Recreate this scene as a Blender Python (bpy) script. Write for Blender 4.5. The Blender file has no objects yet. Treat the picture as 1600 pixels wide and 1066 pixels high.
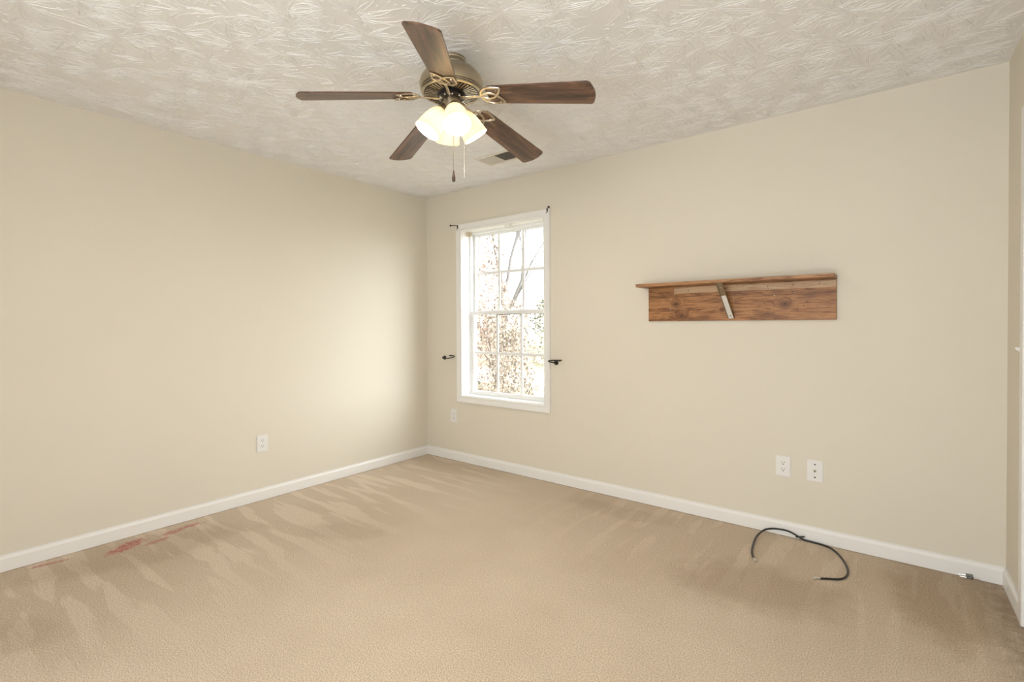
import bpy, bmesh, math, random
from mathutils import Vector, Matrix
S = bpy.context.scene
COL = S.collection
PI = math.pi

# ------------------------------------------------------------------ camera
CAM = Vector((3.573271, -3.244461, 1.233628))
cR = Vector((0.78759379, 0.61617058, -0.00546153))
cU = Vector((-0.003436, 0.01325475, 0.99990625))
cF = Vector((-0.61618521, 0.78750119, -0.01255652))
cd = bpy.data.cameras.new('camera')
cd.sensor_width = 36.0
cd.lens = 775.724 / 1600 * 36
cd.shift_y = -15.706 / 1600
cd.clip_start = 0.05
cam = bpy.data.objects.new('camera', cd)
cam.matrix_world = Matrix(((cR.x, cU.x, -cF.x, CAM.x), (cR.y, cU.y, -cF.y, CAM.y), (cR.z, cU.z, -cF.z, CAM.z), (0, 0, 0, 1)))
COL.objects.link(cam)
S.camera = cam

# ------------------------------------------------------------------ world, added fill light, exposure
w = bpy.data.worlds.new('overcast_sky')
S.world = w
w.use_nodes = True
bg = w.node_tree.nodes['Background']
# thin overcast: an even bright sky that is brighter around the veiled sun
wt = w.node_tree
tcw = wt.nodes.new('ShaderNodeTexCoord')
dp = wt.nodes.new('ShaderNodeVectorMath'); dp.operation = 'DOT_PRODUCT'
wt.links.new(tcw.outputs['Generated'], dp.inputs[0])
dp.inputs[1].default_value = Vector((0.83, 0.50, 0.25)).normalized()
gl = wt.nodes.new('ShaderNodeMapRange'); gl.interpolation_type = 'SMOOTHSTEP'
wt.links.new(dp.outputs['Value'], gl.inputs[0])
for i_, q_ in enumerate((0.55, 1.0, 2.7, 13.0)): gl.inputs[i_ + 1].default_value = q_
bg.inputs[0].default_value = (0.95, 0.975, 1.0, 1)
wt.links.new(gl.outputs[0], bg.inputs[1])
S.view_settings.view_transform = 'Standard'
S.view_settings.look = 'None'
S.view_settings.exposure = 0.25
S.view_settings.gamma = 1.0
S.view_settings.use_curve_mapping = False

def area(name, loc, rot, sx, sy, e, col=(1, 1, 1)):
    l = bpy.data.lights.new(name, 'AREA')
    l.shape = 'RECTANGLE'; l.size = sx; l.size_y = sy; l.energy = e; l.color = col
    o = bpy.data.objects.new(name, l)
    o.location = loc; o.rotation_euler = rot
    COL.objects.link(o)
    return o
# fill light added at an invented, unseen window behind the camera (aimed along +y)
FILL_COL = (0.93, 0.965, 1.0)
area('added_window_fill', (2.95, -4.31, 1.17), (PI / 2, 0, 0), 1.60, 1.85, 44, FILL_COL)

# ------------------------------------------------------------------ mesh helpers
class MB:
    def __init__(s):
        s.v = []; s.f = []
    def add(s, v, f):
        n = len(s.v)
        s.v += [tuple(q) for q in v]
        s.f += [tuple(n + i for i in q) for q in f]
        return s
    def box(s, a, b, fn=None):
        x0, y0, z0 = a; x1, y1, z1 = b
        if x0 > x1: x0, x1 = x1, x0
        if y0 > y1: y0, y1 = y1, y0
        if z0 > z1: z0, z1 = z1, z0
        v = [(x0, y0, z0), (x1, y0, z0), (x1, y1, z0), (x0, y1, z0), (x0, y0, z1), (x1, y0, z1), (x1, y1, z1), (x0, y1, z1)]
        if fn: v = [fn(*q) for q in v]
        return s.add(v, [(3, 2, 1, 0), (4, 5, 6, 7), (0, 1, 5, 4), (1, 2, 6, 5), (2, 3, 7, 6), (3, 0, 4, 7)])
    def lathe(s, prof, c=(0, 0, 0), ax=(0, 0, 1), n=32, caps=True):
        ax = Vector(ax).normalized(); c = Vector(c)
        t = Vector((1, 0, 0)) if abs(ax.x) < 0.9 else Vector((0, 1, 0))
        e1 = ax.cross(t).normalized(); e2 = ax.cross(e1)
        v = []; f = []
        for r, h in prof:
            for i in range(n):
                a = 2 * PI * i / n
                v.append(c + ax * h + (e1 * math.cos(a) + e2 * math.sin(a)) * r)
        m = len(prof)
        for j in range(m - 1):
            for i in range(n):
                k = (i + 1) % n
                f.append((j * n + i, j * n + k, (j + 1) * n + k, (j + 1) * n + i))
        if caps:
            if prof[0][0] > 1e-5: f.append(tuple(range(n))[::-1])
            if prof[-1][0] > 1e-5: f.append(tuple((m - 1) * n + i for i in range(n)))
        return s.add(v, f)
    def tube(s, pts, r, n=8, closed=False, smooth=0, flat=1.0, up=None):
        P = [Vector(p) for p in pts]
        if smooth:
            Q = []
            L = len(P)
            for i in range(L if closed else L - 1):
                p0 = P[(i - 1) % L] if (closed or i > 0) else P[0]
                p1 = P[i]; p2 = P[(i + 1) % L]
                p3 = P[(i + 2) % L] if (closed or i + 2 < L) else P[-1]
                for k in range(smooth):
                    t = k / smooth
                    Q.append(0.5 * ((2 * p1) + (p2 - p0) * t + (2 * p0 - 5 * p1 + 4 * p2 - p3) * t * t + (3 * p1 - p0 - 3 * p2 + p3) * t ** 3))
            if not closed: Q.append(P[-1])
            P = Q
        L = len(P); v = []; f = []
        prev = None
        for i in range(L):
            if closed: d = P[(i + 1) % L] - P[(i - 1) % L]
            else: d = P[min(i + 1, L - 1)] - P[max(i - 1, 0)]
            d = d.normalized() if d.length > 1e-9 else Vector((0, 0, 1))
            if up is not None: a = Vector(up)
            elif prev is not None: a = prev
            else: a = Vector((0, 0, 1)) if abs(d.z) < 0.9 else Vector((1, 0, 0))
            e2 = (a - d * a.dot(d)); e2 = e2.normalized() if e2.length > 1e-6 else d.orthogonal().normalized()
            e1 = d.cross(e2)
            prev = e2
            rr = r[i * len(r) // L] if isinstance(r, (list, tuple)) else r
            if isinstance(r, tuple) and len(r) == 2: rr = r[0] + (r[1] - r[0]) * i / max(1, L - 1)
            for k in range(n):
                t = 2 * PI * k / n
                v.append(P[i] + e1 * math.cos(t) * rr + e2 * math.sin(t) * rr * flat)
        for i in range(L if closed else L - 1):
            j = (i + 1) % L
            for k in range(n):
                m = (k + 1) % n
                f.append((i * n + k, i * n + m, j * n + m, j * n + k))
        if not closed:
            f.append(tuple(range(n))[::-1]); f.append(tuple((L - 1) * n + k for k in range(n)))
        return s.add(v, f)
    def prism(s, outline, h0, h1, fn):
        """outline of (a,b) pairs extruded from h0 to h1; fn(a,b,h) -> point"""
        n = len(outline)
        v = [fn(a, b, h0) for a, b in outline] + [fn(a, b, h1) for a, b in outline]
        f = [tuple(range(n))[::-1], tuple(range(n, 2 * n))] + [(i, (i + 1) % n, n + (i + 1) % n, n + i) for i in range(n)]
        return s.add(v, f)
    def build(s, name, mat, parent=None, bevel=0, smooth=True, mw=None, angle=35, seg=2):
        me = bpy.data.meshes.new(name)
        off = Vector((0, 0, 0)); q = parent
        while q is not None and mw is None:
            off += q.location; q = q.parent
        me.from_pydata([tuple(Vector(p) - off) for p in s.v], [], s.f)
        me.update()
        bm = bmesh.new(); bm.from_mesh(me)
        bmesh.ops.recalc_face_normals(bm, faces=bm.faces)
        bm.to_mesh(me); bm.free()
        if smooth:
            me.polygons.foreach_set('use_smooth', [True] * len(me.polygons))
            try: me.set_sharp_from_angle(angle=math.radians(angle))
            except Exception: pass
        if mat: me.materials.append(mat)
        o = bpy.data.objects.new(name, me)
        COL.objects.link(o)
        if parent: o.parent = parent
        if mw is not None: o.matrix_local = mw
        if bevel:
            b = o.modifiers.new('bevel', 'BEVEL'); b.width = bevel; b.segments = seg; b.limit_method = 'ANGLE'
        return o

def rrect(w_, h_, r, n=5):
    o = []
    for cx, cy, a0 in ((w_ / 2 - r, h_ / 2 - r, 0), (-w_ / 2 + r, h_ / 2 - r, 90), (-w_ / 2 + r, -h_ / 2 + r, 180), (w_ / 2 - r, -h_ / 2 + r, 270)):
        for i in range(n + 1):
            a = math.radians(a0 + 90 * i / n)
            o.append((cx + r * math.cos(a), cy + r * math.sin(a)))
    return o

def tag(o, label, cat, group=None):
    o['label'] = label; o['category'] = cat
    if group: o['group'] = group
    return o
def thing(name, loc, label, cat, group=None):
    o = bpy.data.objects.new(name, None); o.empty_display_size = 0.05
    o.location = loc; COL.objects.link(o)
    return tag(o, label, cat, group)
def struct(o):
    o['kind'] = 'structure'
    return o
def sempty(name, loc):
    o = bpy.data.objects.new(name, None); o.location = loc; COL.objects.link(o)
    return struct(o)

# ------------------------------------------------------------------ material helpers
class NT:
    def __init__(s, name):
        s.m = bpy.data.materials.new(name); s.m.use_nodes = True
        s.t = s.m.node_tree; s.b = s.t.nodes['Principled BSDF']; s.out = s.t.nodes['Material Output']
    def n(s, typ, **kw):
        o = s.t.nodes.new(typ)
        for k, v in kw.items():
            if k.startswith('i_'): o.inputs[int(k[2:]) if k[2:].isdigit() else k[2:].replace('_', ' ')].default_value = v
            else: setattr(o, k, v)
        return o
    def l(s, a, b): s.t.links.new(a, b)
    def math(s, op, a, b=None, c=None, clamp=False):
        o = s.n('ShaderNodeMath', operation=op, use_clamp=clamp)
        for i, q in enumerate((a, b, c)):
            if q is None: continue
            if isinstance(q, (int, float)): o.inputs[i].default_value = q
            else: s.l(q, o.inputs[i])
        return o.outputs[0]
    def vmath(s, op, a, b=None):
        o = s.n('ShaderNodeVectorMath', operation=op)
        for i, q in enumerate((a, b)):
            if q is None: continue
            if isinstance(q, (tuple, list)): o.inputs[i].default_value = q
            else: s.l(q, o.inputs[i])
        return o.outputs['Value'] if op in ('LENGTH', 'DISTANCE', 'DOT_PRODUCT') else o.outputs[0]
    def ramp(s, f, stops):
        o = s.n('ShaderNodeValToRGB')
        e = o.color_ramp.elements
        while len(e) < len(stops): e.new(0.5)
        for k, (p, c) in enumerate(stops):
            e[k].position = p; e[k].color = (*c, 1) if len(c) == 3 else c
        s.l(f, o.inputs[0]); return o.outputs[0]
    def rng(s, f, a, b, c=0.0, d=1.0, smooth=False):
        o = s.n('ShaderNodeMapRange', interpolation_type='SMOOTHSTEP' if smooth else 'LINEAR')
        s.l(f, o.inputs[0])
        for i, q in enumerate((a, b, c, d)): o.inputs[i + 1].default_value = q
        return o.outputs[0]
    def mix(s, f, a, b, mode='MIX'):
        o = s.n('ShaderNodeMix', data_type='RGBA', blend_type=mode)
        for sock, q in ((o.inputs['Factor'], f), (o.inputs[6], a), (o.inputs[7], b)):
            if isinstance(q, (int, float)): sock.default_value = q
            elif isinstance(q, tuple): sock.default_value = (*q, 1) if len(q) == 3 else q
            else: s.l(q, sock)
        return o.outputs[2]
    def coord(s, scale=(1, 1, 1), loc=(0, 0, 0), rot=(0, 0, 0)):
        tc = s.n('ShaderNodeTexCoord'); mp = s.n('ShaderNodeMapping')
        mp.inputs['Scale'].default_value = scale; mp.inputs['Location'].default_value = loc; mp.inputs['Rotation'].default_value = rot
        s.l(tc.outputs['Object'], mp.inputs[0]); return mp.outputs[0]
    def noise(s, vec, scale, detail=2, rough=0.5, dist=0.0):
        o = s.n('ShaderNodeTexNoise'); o.inputs['Scale'].default_value = scale
        o.inputs['Detail'].default_value = detail; o.inputs['Roughness'].default_value = rough; o.inputs['Distortion'].default_value = dist
        if vec is not None: s.l(vec, o.inputs['Vector'])
        return o.outputs[0]
    def bump(s, h, dist, strength=1.0, normal=None):
        o = s.n('ShaderNodeBump'); o.inputs['Strength'].default_value = strength; o.inputs['Distance'].default_value = dist
        s.l(h, o.inputs['Height'])
        if normal is not None: s.l(normal, o.inputs['Normal'])
        s.l(o.outputs[0], s.b.inputs['Normal']); return o.outputs[0]
    def set(s, color=None, rough=None, metal=None, spec=None, **kw):
        B = s.b.inputs
        if color is not None:
            if isinstance(color, tuple): B['Base Color'].default_value = (*color, 1)
            else: s.l(color, B['Base Color'])
        if rough is not None: B['Roughness'].default_value = rough
        if metal is not None: B['Metallic'].default_value = metal
        if spec is not None: B['Specular IOR Level'].default_value = spec
        for k, v in kw.items(): B[k.replace('_', ' ')].default_value = v
        return s

def simple(name, col, rough=0.5, metal=0.0, spec=None, nz=None, amt=0.06, **kw):
    """plain paint / metal with a faint procedural mottling"""
    t = NT(name)
    f = t.noise(t.coord(), nz or 40, 3)
    c = t.mix(f, tuple(q * (1 - amt) for q in col), tuple(min(1, q * (1 + amt)) for q in col))
    t.set(c, rough, metal, spec, **kw)
    return t.m

# wall paint
t = NT('wall_paint')
v = t.coord()
c = t.mix(t.noise(v, 2.0, 3), (0.714, 0.662, 0.560), (0.739, 0.688, 0.586))
t.set(c, 0.72, spec=0.25)
t.bump(t.noise(v, 260, 2), 0.0006, 0.35)
M_wall = t.m

# stomped ceiling texture: crow's-foot bursts of ridges
t = NT('stomped_ceiling')
v = t.coord()
fine = t.math('MULTIPLY', t.noise(v, 70, 3), 0.5)
c = t.mix(t.noise(v, 1.2, 2), (0.79, 0.775, 0.76), (0.815, 0.80, 0.785))
t.set(c, 0.42, spec=0.45)
t.bump(fine, 0.0035, 0.6)
M_ceil = t.m

# carpet: cut pile, vacuum marks, worn and stained patches
t = NT('beige_carpet')
v = t.coord()
def blob(cx, cy, rx, ry, rot=0.0, n_amt=0.5, nscale=14):
    mp = t.n('ShaderNodeMapping', vector_type='TEXTURE')
    mp.inputs['Location'].default_value = (cx, cy, 0); mp.inputs['Rotation'].default_value = (0, 0, rot); mp.inputs['Scale'].default_value = (rx, ry, 1)
    t.l(v, mp.inputs[0])
    r = t.vmath('LENGTH', mp.outputs[0])
    r = t.math('ADD', r, t.math('MULTIPLY', t.math('SUBTRACT', t.noise(v, nscale, 4, 0.6), 0.5), n_amt * 2))
    return t.rng(r, 0.55, 1.15, 1.0, 0.0, True)
big = t.noise(v, 1.3, 4, 0.6)
col = t.mix(t.rng(big, 0.35, 0.65), (0.620, 0.515, 0.390), (0.690, 0.585, 0.455))
# vacuum strokes: along x near the left wall, along y near the window wall
def strokes(sc, rot, lo, hi, ns):
    mp = t.n('ShaderNodeMapping'); mp.inputs['Scale'].default_value = sc; mp.inputs['Rotation'].default_value = (0, 0, rot)
    t.l(v, mp.inputs[0]); return t.rng(t.noise(mp.outputs[0], ns, 3, 0.55, 0.25), lo, hi, 0.0, 1.0, True)
sx = t.n('ShaderNodeSeparateXYZ'); t.l(v, sx.inputs[0])
s1 = strokes((0.9, 6.5, 1), -0.42, 0.50, 0.56, 1.5)
s2 = strokes((6.5, 0.9, 1), -0.12, 0.51, 0.57, 1.5)
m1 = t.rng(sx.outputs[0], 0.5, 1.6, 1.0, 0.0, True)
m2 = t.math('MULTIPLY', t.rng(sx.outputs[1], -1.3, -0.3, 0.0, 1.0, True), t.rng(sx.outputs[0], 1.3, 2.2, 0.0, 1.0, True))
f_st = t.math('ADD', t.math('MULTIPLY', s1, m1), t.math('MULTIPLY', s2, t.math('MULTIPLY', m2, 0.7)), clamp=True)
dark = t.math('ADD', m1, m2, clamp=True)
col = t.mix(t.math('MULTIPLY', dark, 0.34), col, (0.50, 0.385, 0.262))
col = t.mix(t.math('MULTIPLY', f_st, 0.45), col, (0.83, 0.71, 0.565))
# trodden, soiled patches
for cx, cy, rx, ry, rot, a in ((0.93, -1.55, 0.30, 0.14, 0.5, 0.20), (3.05, -0.72, 0.42, 0.26, 0.3, 0.36), (0.30, -2.35, 0.55, 0.25, 1.3, 0.30), (3.75, -0.30, 0.25, 0.5, 0.0, 0.45), (2.1, -0.25, 0.5, 0.12, 0, 0.2), (0.8, -2.9, 0.2, 0.12, 0.3, 0.2)):
    col = t.mix(t.math('MULTIPLY', blob(cx, cy, rx, ry, rot, 0.6, 5), a), col, (0.30, 0.205, 0.115))
# red spills by the left wall
for cx, cy, rx, ry, rot, a in ((0.155, -2.40, 0.055, 0.125, 0.45, 1.0), (0.14, -2.17, 0.030, 0.07, 0.1, 0.85), (0.115, -2.07, 0.026, 0.08, -0.1, 0.85), (0.085, -2.71, 0.022, 0.09, -0.2, 0.8), (0.21, -2.27, 0.026, 0.07, 0.2, 0.7)):
    col = t.mix(t.math('MULTIPLY', t.math('MULTIPLY', blob(cx, cy, rx, ry, rot, 1.1, 24), a), t.rng(t.noise(v, 60, 3, 0.7), 0.36, 0.62, 0.25, 1.0)), col, (0.46, 0.10, 0.09))
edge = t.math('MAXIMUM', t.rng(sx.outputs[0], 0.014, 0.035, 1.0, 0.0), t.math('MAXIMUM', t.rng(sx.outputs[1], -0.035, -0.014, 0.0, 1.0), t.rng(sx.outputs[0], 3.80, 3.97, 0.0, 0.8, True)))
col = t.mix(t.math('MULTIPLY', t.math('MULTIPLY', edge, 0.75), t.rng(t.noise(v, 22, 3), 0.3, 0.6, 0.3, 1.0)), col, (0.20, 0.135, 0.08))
tuft = t.noise(v, 200, 4, 0.8)
col = t.mix(t.rng(tuft, 0.38, 0.60), t.mix(1.0, col, (0.56, 0.52, 0.48), 'MULTIPLY'), t.mix(1.0, col, (1.20, 1.19, 1.19), 'MULTIPLY'))
t.set(col, 1.0, spec=0.05)
t.b.inputs['Sheen Weight'].default_value = 0.15
t.bump(t.noise(v, 200, 3, 0.75), 0.005, 0.4)
M_carpet = t.m

M_trim = simple('white_trim_paint', (0.83, 0.815, 0.79), 0.38, nz=15, amt=0.02)
M_vinyl = simple('white_vinyl', (0.84, 0.84, 0.83), 0.35, nz=12, amt=0.02)
M_plastic = simple('white_plastic', (0.80, 0.785, 0.76), 0.33, nz=60, amt=0.02)
M_hole = simple('dark_slot', (0.03, 0.027, 0.025), 0.7)
M_dkgasket = simple('dark_gasket', (0.10, 0.10, 0.10), 0.6)
M_black = simple('black_iron', (0.012, 0.011, 0.010), 0.35, 0.0)
M_cable = simple('black_cable_sheath', (0.010, 0.010, 0.010), 0.38)
M_steel = simple('bright_steel', (0.72, 0.71, 0.68), 0.25, 1.0)
M_galv = simple('brown_steel', (0.30, 0.235, 0.155), 0.3, 0.7, nz=90, amt=0.25)
M_pale = simple('pale_brace_face', (0.74, 0.72, 0.67), 0.38, 0.2, nz=60, amt=0.06)
M_duct_shade = simple('duct_shade', (0.10, 0.095, 0.085), 0.8)
M_vent = simple('painted_vent_metal', (0.72, 0.68, 0.60), 0.45, nz=30, amt=0.03)
M_dark = simple('blackened_metal', (0.035, 0.030, 0.028), 0.35, 0.6)
M_chain = simple('ball_chain', (0.30, 0.25, 0.17), 0.35, 1.0)
M_string = simple('pale_pull_string', (0.72, 0.68, 0.60), 0.7)

# antique brass, brushed
t = NT('antique_brass')
v = t.coord((1, 1, 60))
f = t.noise(v, 9, 3, 0.6)
c = t.mix(f, (0.33, 0.285, 0.205), (0.56, 0.49, 0.375))
t.set(c, 0.28, 1.0)
t.bump(f, 0.0004, 0.25)
M_brass = t.m
M_brass2 = simple('polished_antique_brass', (0.54, 0.47, 0.37), 0.25, 1.0)

# walnut blade laminate (grain runs along local x)
t = NT('walnut_laminate')
v = t.coord((1.5, 22, 22))
warp = t.noise(t.coord((2, 6, 6)), 2.0, 2)
vv = t.vmath('ADD', v, None); t.l(warp, vv.node.inputs[1])
g1 = t.noise(vv, 2.2, 6, 0.65, 0.4)
g2 = t.noise(t.coord((3, 90, 90)), 3.0, 3, 0.6)
c = t.ramp(g1, [(0.32, (0.022, 0.010, 0.006)), (0.44, (0.075, 0.034, 0.018)), (0.55, (0.150, 0.072, 0.038)), (0.68, (0.240, 0.125, 0.070))])
c = t.mix(t.rng(g2, 0.45, 0.7, 0.0, 0.6), c, (0.040, 0.020, 0.011))
t.set(c, 0.36, spec=0.5)
t.b.inputs['Coat Weight'].default_value = 0.3
t.b.inputs['Coat Roughness'].default_value = 0.33
t.bump(g2, 0.0003, 0.3)
M_blade = t.m

# stained pine of the shelf (grain along x)
def pine(name, knots, dark, mid, lite, blotch):
    t = NT(name)
    v = t.coord()
    disp = None
    acc = None
    for (kx, kz, kr) in knots:
        mp = t.n('ShaderNodeMapping', vector_type='TEXTURE')
        mp.inputs['Location'].default_value = (kx, 0, kz); mp.inputs['Scale'].default_value = (kr * 1.5, 1, kr)
        t.l(v, mp.inputs[0])
        fl = t.vmath('MULTIPLY', mp.outputs[0], (1, 0, 1))
        r = t.vmath('LENGTH', fl)
        acc = r if acc is None else t.math('MINIMUM', acc, r)
    base = t.n('ShaderNodeMapping'); base.inputs['Scale'].default_value = (1.3, 14, 15); t.l(v, base.inputs[0])
    if acc is not None:
        push = t.rng(acc, 0.6, 3.4, 1.0, 0.0, True)
        cx = t.n('ShaderNodeCombineXYZ'); t.l(t.math('MULTIPLY', push, 0.9), cx.inputs[2])
        gv = t.vmath('ADD', base.outputs[0], cx.outputs[0])
    else:
        gv = base.outputs[0]
    g = t.noise(gv, 1.6, 5, 0.55, 0.5)
    bands = t.math('FRACT', t.math('MULTIPLY', g, 7.0))
    bands = t.math('ABSOLUTE', t.math('SUBTRACT', bands, 0.5))
    c = t.mix(t.rng(bands, 0.0, 0.5, 0, 1), mid, lite)
    c = t.mix(t.rng(bands, 0.0, 0.14, 0.9, 0.0), c, dark)
    bl = t.noise(t.coord((2.0, 6, 7)), 2.2, 5, 0.65)
    c = t.mix(t.rng(bl, 0.47, 0.66, 0.0, blotch, True), c, dark)
    if acc is not None:
        rings = t.math('ABSOLUTE', t.math('SUBTRACT', t.math('FRACT', t.math('MULTIPLY', acc, 2.6)), 0.5))
        kc = t.mix(t.rng(rings, 0.0, 0.3), tuple(q * 0.45 for q in dark), mid)
        c = t.mix(t.rng(acc, 0.95, 1.25, 1.0, 0.0), c, kc)
        c = t.mix(t.rng(acc, 1.0, 2.6, 0.55, 0.0, True), c, dark)
        c = t.mix(t.rng(acc, 0.25, 0.45, 1.0, 0.0), c, (0.03, 0.012, 0.005))
    fg = t.noise(t.coord((6, 200, 220)), 2.0, 3)
    c = t.mix(t.rng(fg, 0.35, 0.7, 0.0, 0.25), c, dark)
    t.set(c, 0.48, spec=0.4)
    t.bump(fg, 0.0004, 0.4)
    return t.m
DK, MD, LT = (0.125, 0.046, 0.015), (0.320, 0.140, 0.045), (0.460, 0.225, 0.088)
# object coordinates: board-local, see the shelf builder
M_pine = pine('stained_pine_back_board', [(2.414 - 2.227, 1.362 - 1.252, 0.013), (2.452 - 2.227, 1.284 - 1.252, 0.014), (3.049 - 2.227, 1.345 - 1.252, 0.015), (2.705 - 2.227, 1.320 - 1.252, 0.008)], DK, MD, LT, 0.65)
M_pine2 = pine('stained_pine_shelf', [], DK, (0.34, 0.16, 0.062), (0.49, 0.26, 0.12), 0.6)
M_raw = pine('bare_pine', [], (0.36, 0.21, 0.11), (0.50, 0.33, 0.19), (0.57, 0.39, 0.235), 0.3)

# frosted glass shade, lit from inside by its bulb
t = NT('frosted_glass')
t.t.nodes.remove(t.b)
tr = t.n('ShaderNodeBsdfTranslucent'); tr.inputs[0].default_value = (0.50, 0.465, 0.385, 1)
df = t.n('ShaderNodeBsdfPrincipled'); df.inputs['Base Color'].default_value = (0.76, 0.73, 0.64, 1); df.inputs['Roughness'].default_value = 0.3
mx = t.n('ShaderNodeMixShader'); mx.inputs[0].default_value = 0.45
t.l(tr.outputs[0], mx.inputs[1]); t.l(df.outputs[0], mx.inputs[2]); t.l(mx.outputs[0], t.out.inputs[0])
M_shade = t.m
t = NT('lit_bulb')
t.b.inputs['Emission Color'].default_value = (1.0, 0.86, 0.62, 1); t.b.inputs['Emission Strength'].default_value = 22.0
M_bulb = t.m

def pane_glass(name, tint=(0.97, 0.985, 0.98), a=0.06):
    t = NT(name); t.t.nodes.remove(t.b)
    tp = t.n('ShaderNodeBsdfTransparent'); tp.inputs[0].default_value = (*tint, 1)
    gl = t.n('ShaderNodeBsdfGlossy'); gl.inputs['Roughness'].default_value = 0.02
    mx = t.n('ShaderNodeMixShader'); mx.inputs[0].default_value = a
    t.l(tp.outputs[0], mx.inputs[1]); t.l(gl.outputs[0], mx.inputs[2]); t.l(mx.outputs[0], t.out.inputs[0])
    return t.m
M_glass = pane_glass('window_glass')
M_clear = pane_glass('clear_plastic', (0.85, 0.87, 0.86), 0.22)

# ------------------------------------------------------------------ room shell
W, H, YF, T = 3.967, 2.44, -4.30, 0.16
WX0, WX1, WZ0, WZ1 = 0.470, 1.362, 0.598, 2.077          # window opening in the back wall
RA = 0.0218                                               # the right wall runs very slightly askew
def rw(d, s, z):                                          # depth behind the face, distance from the corner, height
    return (W + RA * s + d, -s, z)
XR = 4.25
struct(MB().box((-T, YF - T, -0.12), (XR + T, T, 0)).build('floor', M_carpet))
# ceiling with its stomped crow's-foot relief: bursts of thin plaster ridges standing 1-2 mm proud
m = MB().box((-T, YF - T, H), (XR + T, T, H + 0.12))
rng = random.Random(7)
def ridge(m, x, y, a, r0, r1, wd, hg, bend):
    v = []
    n = 4
    for i in range(n + 1):
        r = r0 + (r1 - r0) * i / n
        aa = a + bend * (i / n) ** 2
        px, py = x + r * math.cos(aa), y + r * math.sin(aa)
        k = math.sin(PI * (0.12 + 0.80 * i / n))
        dx, dy = -math.sin(aa) * wd * k, math.cos(aa) * wd * k
        v += [(px - dx, py - dy, H + 0.0002), (px, py, H - hg * k), (px + dx, py + dy, H + 0.0002)]
    f = []
    for i in range(n):
        q = i * 3
        f += [(q, q + 1, q + 4, q + 3), (q + 1, q + 2, q + 5, q + 4)]
    m.add(v, f)
ST = 0.150
gx, gy = int((W + 0.3) / ST) + 1, int(3.6 / ST) + 1
for i in range(gx):
    for j in range(gy):
        bx = (i + 0.5 * (j % 2)) * ST + rng.uniform(-0.07, 0.07); by = -j * ST + rng.uniform(-0.07, 0.07) - 0.05
        a = rng.uniform(0, 6.28); full = rng.random()
        span = 2 * PI if full < 0.45 else rng.uniform(2.2, 4.5)
        nst = int(rng.uniform(30, 46) * span / 6.28)
        size = rng.uniform(0.10, 0.20)
        for k in range(nst):
            aa = a + span * (k + rng.uniform(-0.35, 0.35)) / nst
            r0 = rng.uniform(0.006, 0.060); r1 = r0 + size * rng.uniform(0.25, 0.95)
            ex, ey = bx + r1 * math.cos(aa), by + r1 * math.sin(aa)
            if not (0.004 < ex < W + 0.05 and ey < -0.004 and 0.01 < bx < W and by < -0.01): continue
            ridge(m, bx, by, aa, r0, r1, rng.uniform(0.0006, 0.0011), rng.uniform(0.0009, 0.0022), rng.gauss(0, 0.16))
        for k in range(12):   # short stray flicks between the bursts
            sx_, sy_ = bx + rng.uniform(-0.1, 0.1), by + rng.uniform(-0.1, 0.1)
            if 0.05 < sx_ < W - 0.03 and sy_ < -0.05: ridge(m, sx_, sy_, rng.uniform(0, 6.28), 0.0, rng.uniform(0.015, 0.04), 0.0009, 0.0018, rng.gauss(0, 0.6))
struct(m.build('ceiling', M_ceil, smooth=False))
struct(MB().box((-T, YF - T, 0), (0, T, H)).build('wall_left', M_wall))
m = MB()
m.box((0, 0, 0), (WX0, T, H)).box((WX1, 0, 0), (W + T, T, H)).box((WX0, 0, 0), (WX1, T, WZ0)).box((WX0, 0, WZ1), (WX1, T, H))
struct(m.build('wall_back', M_wall))
DS0, DS1, DH = 0.415, 1.215, 2.045                        # door opening along the right wall
m = MB()
SL = 4.30
m.box((0, 0, 0), (0.14, DS0, H), rw).box((0, DS1, 0), (0.14, SL, H), rw).box((0, DS0, DH), (0.14, DS1, H), rw)
struct(m.build('wall_right', M_wall))
FW = [(2.15, 3.75)]; FZ0, FZ1 = 0.22, 2.12
m = MB()
xs = [0, FW[0][0], FW[0][1], XR]
for a, b in ((0, 1), (2, 3)): m.box((xs[a], YF - T, 0), (xs[b], YF, H))
for a, b in FW: m.box((a, YF - T, 0), (b, YF, FZ0)).box((a, YF - T, FZ1), (b, YF, H))
struct(m.build('wall_front', M_wall))

BP = [(0, 0), (0.013, 0), (0.013, 0.062), (0.0125, 0.064), (0.0060, 0.074), (0.0055, 0.0755), (0.0055, 0.083), (0, 0.083)]
def baseboard(name, fn, s0, s1):
    o = MB(); o.prism(BP, s0, s1, lambda a, b, h: fn(a, h, b)); return struct(o.build(name, M_trim, smooth=False))
baseboard('baseboard_left', lambda d, s, z: (d, -s, z), 0.0, -YF)
baseboard('baseboard_back', lambda d, s, z: (s, -d, z), 0.012, W)
o = MB(); fr = lambda a, b, h: rw(-a, h, b)
o.prism(BP, 0.012, DS0 - 0.062, fr).prism(BP, DS1 + 0.062, -YF, fr); struct(o.build('baseboard_right', M_trim, smooth=False))
baseboard('baseboard_front', lambda d, s, z: (s, YF + d, z), 0.012, XR - 0.2)

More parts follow.
